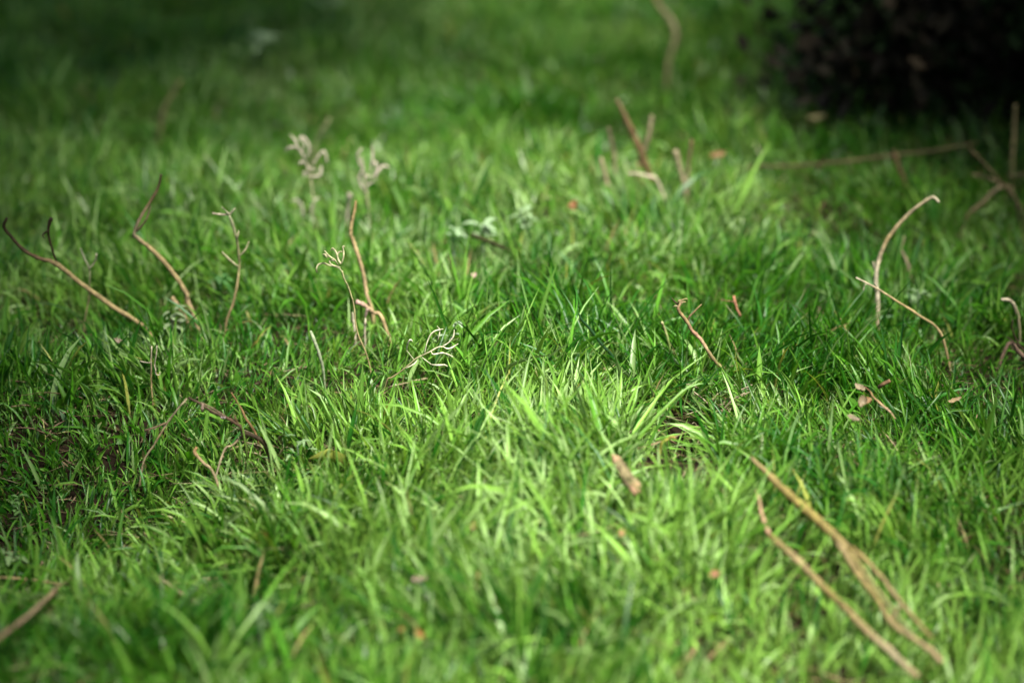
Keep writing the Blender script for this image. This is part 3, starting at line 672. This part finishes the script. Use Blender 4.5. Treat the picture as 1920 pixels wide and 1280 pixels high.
# ------------------------------------------------------------------ low leafy weeds
def weed(label, px, py, n, lpx, wratio, col, stemh=0.02, lobed=False, flatness=.5):
    c = G(px, py, 0.0); s = pxm(G(px, py, .03)); t = thing("weed", label, "weed", c)
    for i in range(n):
        a = 2.4 * i + rng.normal(0, .3); L_ = lpx * s * rng.uniform(.5, .95); W_ = L_ * wratio
        z0 = stemh + rng.uniform(0, .022); tilt = rng.uniform(.15, .75) * (1 - flatness) + flatness * rng.uniform(.05, .45)
        d = np.array([math.cos(a), math.sin(a), 0]); sd = np.array([-math.sin(a), math.cos(a), 0])
        nu = 9; V = []; F = []
        P0 = np.array([rng.normal(0, .004), rng.normal(0, .004), z0])
        for k in range(nu):
            q = k / (nu - 1); w = W_ * math.sin(math.pi * min(1, .05 + .95 * q)) ** .7 * (1 if not lobed else (1.0 if k % 2 else .55))
            m0 = P0 + d * L_ * q + np.array([0, 0, L_ * (tilt * q - .55 * q * q)])
            V += [m0 - sd * w * .5 + [0, 0, w * .16], m0, m0 + sd * w * .5 + [0, 0, w * .16]]
        for k in range(nu - 1):
            b = 3 * k; F += [(b, b + 1, b + 4, b + 3), (b + 1, b + 2, b + 5, b + 4)]
        cc = np.tile(np.array(col) * np.array([.62, .66, .50]) * rng.uniform(.75, 1.2), (len(V), 1)); cc[1::3] *= 1.25
        build("leaf", np.array(V), F, M_LEAF, cc, parent=t)
    P = [np.array([0, 0, -.008]), np.array([0.001, 0, stemh * .5]), np.array([0, 0, stemh + .012])]
    v, f, cc = tube(P, [.0014, .0012, .001], sides=5, C=np.array(col) * .9); build("stem", v, f, M_LEAF, cc, parent=t)
GLC = (0.17, 0.25, 0.15); GRN = (0.05, 0.14, 0.03)
weed("pale bluish leafy weed behind the centre, larger clump", 905, 500, 12, 42, .42, (0.22, .30, .22), .035)
weed("pale bluish leafy weed right of the larger clump", 985, 472, 12, 44, .40, (0.20, .28, .19), .035)
weed("small pale weed left of the bluish clump", 850, 512, 7, 30, .45, (0.22, .30, .22), .035)
weed("broad leaved pale weed above the tendrils, left", 325, 660, 9, 34, .5, (0.20, .25, .17), .03)
weed("pale speckled weed before the fallen straw, right", 1718, 618, 8, 26, .55, GLC, .035)
weed("small leafy sprig in the dark lower left hollow", 40, 1018, 9, 20, .5, (0.12, .22, .08), .035)
weed("lobed pale leaf weed over soil at left bottom", 28, 1105, 7, 40, .55, (0.16, .24, .12), .02, True)
weed("silvery broad weed behind the cream podded stalk", 845, 690, 7, 38, .26, (0.26, .33, .27), .03)
weed("grey green weed in bottom left blurred grass", 490, 1255, 9, 40, .4, (0.15, .22, .13), .04)
weed("blurred silvery weed near top left of centre", 500, 140, 14, 46, .45, (0.22, .30, .2), .05)
weed("blurred silvery weed at top centre", 620, 55, 12, 46, .45, (0.20, .28, .18), .05)
weed("dark broad leaf weed beside kinked twig foot", 415, 590, 7, 28, .5, (0.06, .15, .05), .03)
weed("lobed grey weed before dark angular twig", 560, 905, 9, 34, .3, GLC, .03, True)
weed("shaded leafy weed at right edge, mid height", 1880, 840, 8, 26, .4, GRN, .04)

# ------------------------------------------------------------------ dark evergreen shrub, upper right
def shrub(label, cx, cy, rx, ry, H, n_tw, seed, zlow=0.03):
    global rng
    keep = rng; rng = np.random.default_rng(seed)
    base = np.array([cx, cy, float(height(cx, cy))]); t = thing("evergreen_shrub", label, "shrub", base)
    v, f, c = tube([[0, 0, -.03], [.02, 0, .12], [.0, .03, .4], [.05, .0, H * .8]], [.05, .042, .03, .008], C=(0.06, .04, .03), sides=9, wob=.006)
    build("trunk", v, f, M_BARK, c, parent=t)
    VV, CC, n_l = [], [], 0
    for b in range(46):
        a = rng.uniform(0, 6.28); hh = rng.uniform(.04, .85) * H if b > 16 else rng.uniform(.04, .22)
        k = math.sqrt(max(0.05, 1 - (hh / H) ** 2)) * rng.uniform(.75, 1.05)
        tip = np.array([math.cos(a) * rx * k, math.sin(a) * ry * k, hh * rng.uniform(.7, 1.2) if b > 16 else rng.uniform(zlow, .25)])
        st = np.array([0, 0, hh * .6]); mid = (st + tip) / 2 + np.array([0, 0, .06 + .05 * rng.normal()])
        P = np.array([st, mid, tip]); v, f, c = tube(P, [.012, .008, .003], sides=5, k=5, C=(0.055, .038, .028), wob=.01)
        build("branch", v, f, M_BARK, c, parent=t)
        Q = catmull(P, 30)
        m_ = n_tw
        i = rng.integers(12, len(Q), m_); p = Q[i] + rng.normal(0, .055, (m_, 3)) * np.array([1, 1, .8])
        p[:, 2] = np.maximum(p[:, 2], zlow * rng.uniform(.5, 2, m_))
        d = rng.normal(0, 1, (m_, 3)); d /= np.linalg.norm(d, axis=1)[:, None]
        s = np.cross(d, rng.normal(0, 1, (m_, 3))); s /= np.linalg.norm(s, axis=1)[:, None] + 1e-6
        L_ = rng.uniform(.018, .045, m_)[:, None]; W_ = L_ * .25
        VV.append(np.stack([p, p + d * L_ * .5 + s * W_, p + d * L_, p + d * L_ * .5 - s * W_], 1).reshape(-1, 3))
        q = rng.uniform(0, 1, (m_, 1))
        cc = np.where(q < .62, np.array([[0.005, .0045, .0025]]), np.where(q < .93, np.array([[0.006, .014, .004]]), np.array([[0.009, .007, .004]]))) * rng.lognormal(0, .3, (m_, 1))  # dark foliage tones lowered further to stand for deep shade
        CC.append(np.repeat(cc, 4, 0)); n_l += m_
    V = np.vstack(VV); C = np.vstack(CC); Q = np.arange(n_l * 4).reshape(-1, 4)
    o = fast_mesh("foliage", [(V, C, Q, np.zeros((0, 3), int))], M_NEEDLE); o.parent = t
    rng = keep
    return t
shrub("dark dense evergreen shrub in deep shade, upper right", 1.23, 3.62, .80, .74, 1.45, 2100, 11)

# ------------------------------------------------------------------ two unseen trees, added so that their crowns shade both sides of the lawn
def added_shade_tree(label, tx, ty, lobes, n, seed, cz=2.6, rz=.5):
    global rng
    keep = rng; rng = np.random.default_rng(seed)
    base = np.array([tx, ty, float(height(tx, ty))]); t = thing("unseen_tree", label, "unseen_tree", base)
    lobes = [(np.array([gx + .81 - tx, gy - 1.41 - ty, cz]), rx, ry) for gx, gy, rx, ry in lobes]   # given by the ground they shade
    c0 = sum(q[0] for q in lobes) / len(lobes)
    top = c0 + np.array([0, 0, rz * .6])
    v, f, c = tube([[0, 0, -.08], [0, .02, .5], c0 * .45 + [0, 0, .25 * cz], c0 * .9, top], [.15, .12, .10, .06, .015], C=(0.10, .07, .05), sides=10, wob=.02)
    build("trunk", v, f, M_BARK, c, parent=t)
    VV, CC = [], []; nb = 54
    for b in range(nb):
        d = rng.normal(0, 1, 3); d /= np.linalg.norm(d); lc, rx, ry = lobes[b % len(lobes)]; e = lc + d * np.array([rx, ry, rz]) * rng.uniform(.3, .9)
        st = c0 * rng.uniform(.6, 1.0) + np.array([0, 0, .05]); P = np.array([st, (st + e) / 2 + rng.normal(0, .08, 3), e])
        v, f, c = tube(P, [.03, .018, .005], sides=5, k=4, C=(0.10, .07, .05), wob=.01); build("limb", v, f, M_BARK, c, parent=t)
        m_ = n // nb; p = e + rng.normal(0, 1, (m_, 3)) * np.array([.20, .22, .18])
        k = rng.integers(0, 4, m_) == 0; p[k] = lc * .5 + e * .5 + rng.normal(0, 1, (int(k.sum()), 3)) * .25
        a = rng.normal(0, 1, (m_, 3)); a /= np.linalg.norm(a, axis=1)[:, None]; q = np.cross(a, rng.normal(0, 1, (m_, 3))); q /= np.linalg.norm(q, axis=1)[:, None] + 1e-6
        L_ = rng.uniform(.07, .12, m_)[:, None]; W_ = L_ * .32
        VV.append(np.stack([p, p + a * L_ * .5 + q * W_, p + a * L_, p + a * L_ * .5 - q * W_], 1).reshape(-1, 3))
        CC.append(np.repeat(np.array([[.04, .09, .02]]) * rng.lognormal(0, .25, (m_, 1)), 4, 0))
    V = np.vstack(VV); C = np.vstack(CC)
    o = fast_mesh("crown", [(V, C, np.arange(len(V)).reshape(-1, 4), np.zeros((0, 3), int))], M_LEAF); o.parent = t
    rng = keep
added_shade_tree("leafy tree left of the lawn, added to shade the left side", -2.8, 1.4, [(-1.04, 2.2, .66, .5), (-1.38, 3.3, .74, .75), (-1.05, 4.45, .95, .75), (-.6, 5.1, .8, .5)], 34000, 3)
added_shade_tree("leafy tree right of the lawn, added to shade the right side", 3.6, 1.4, [(1.15, 2.25, .52, .55), (1.22, 3.1, .64, .65), (1.2, 4.2, .85, .75), (.95, 3.65, .42, .45)], 36000, 4)

make_grass()
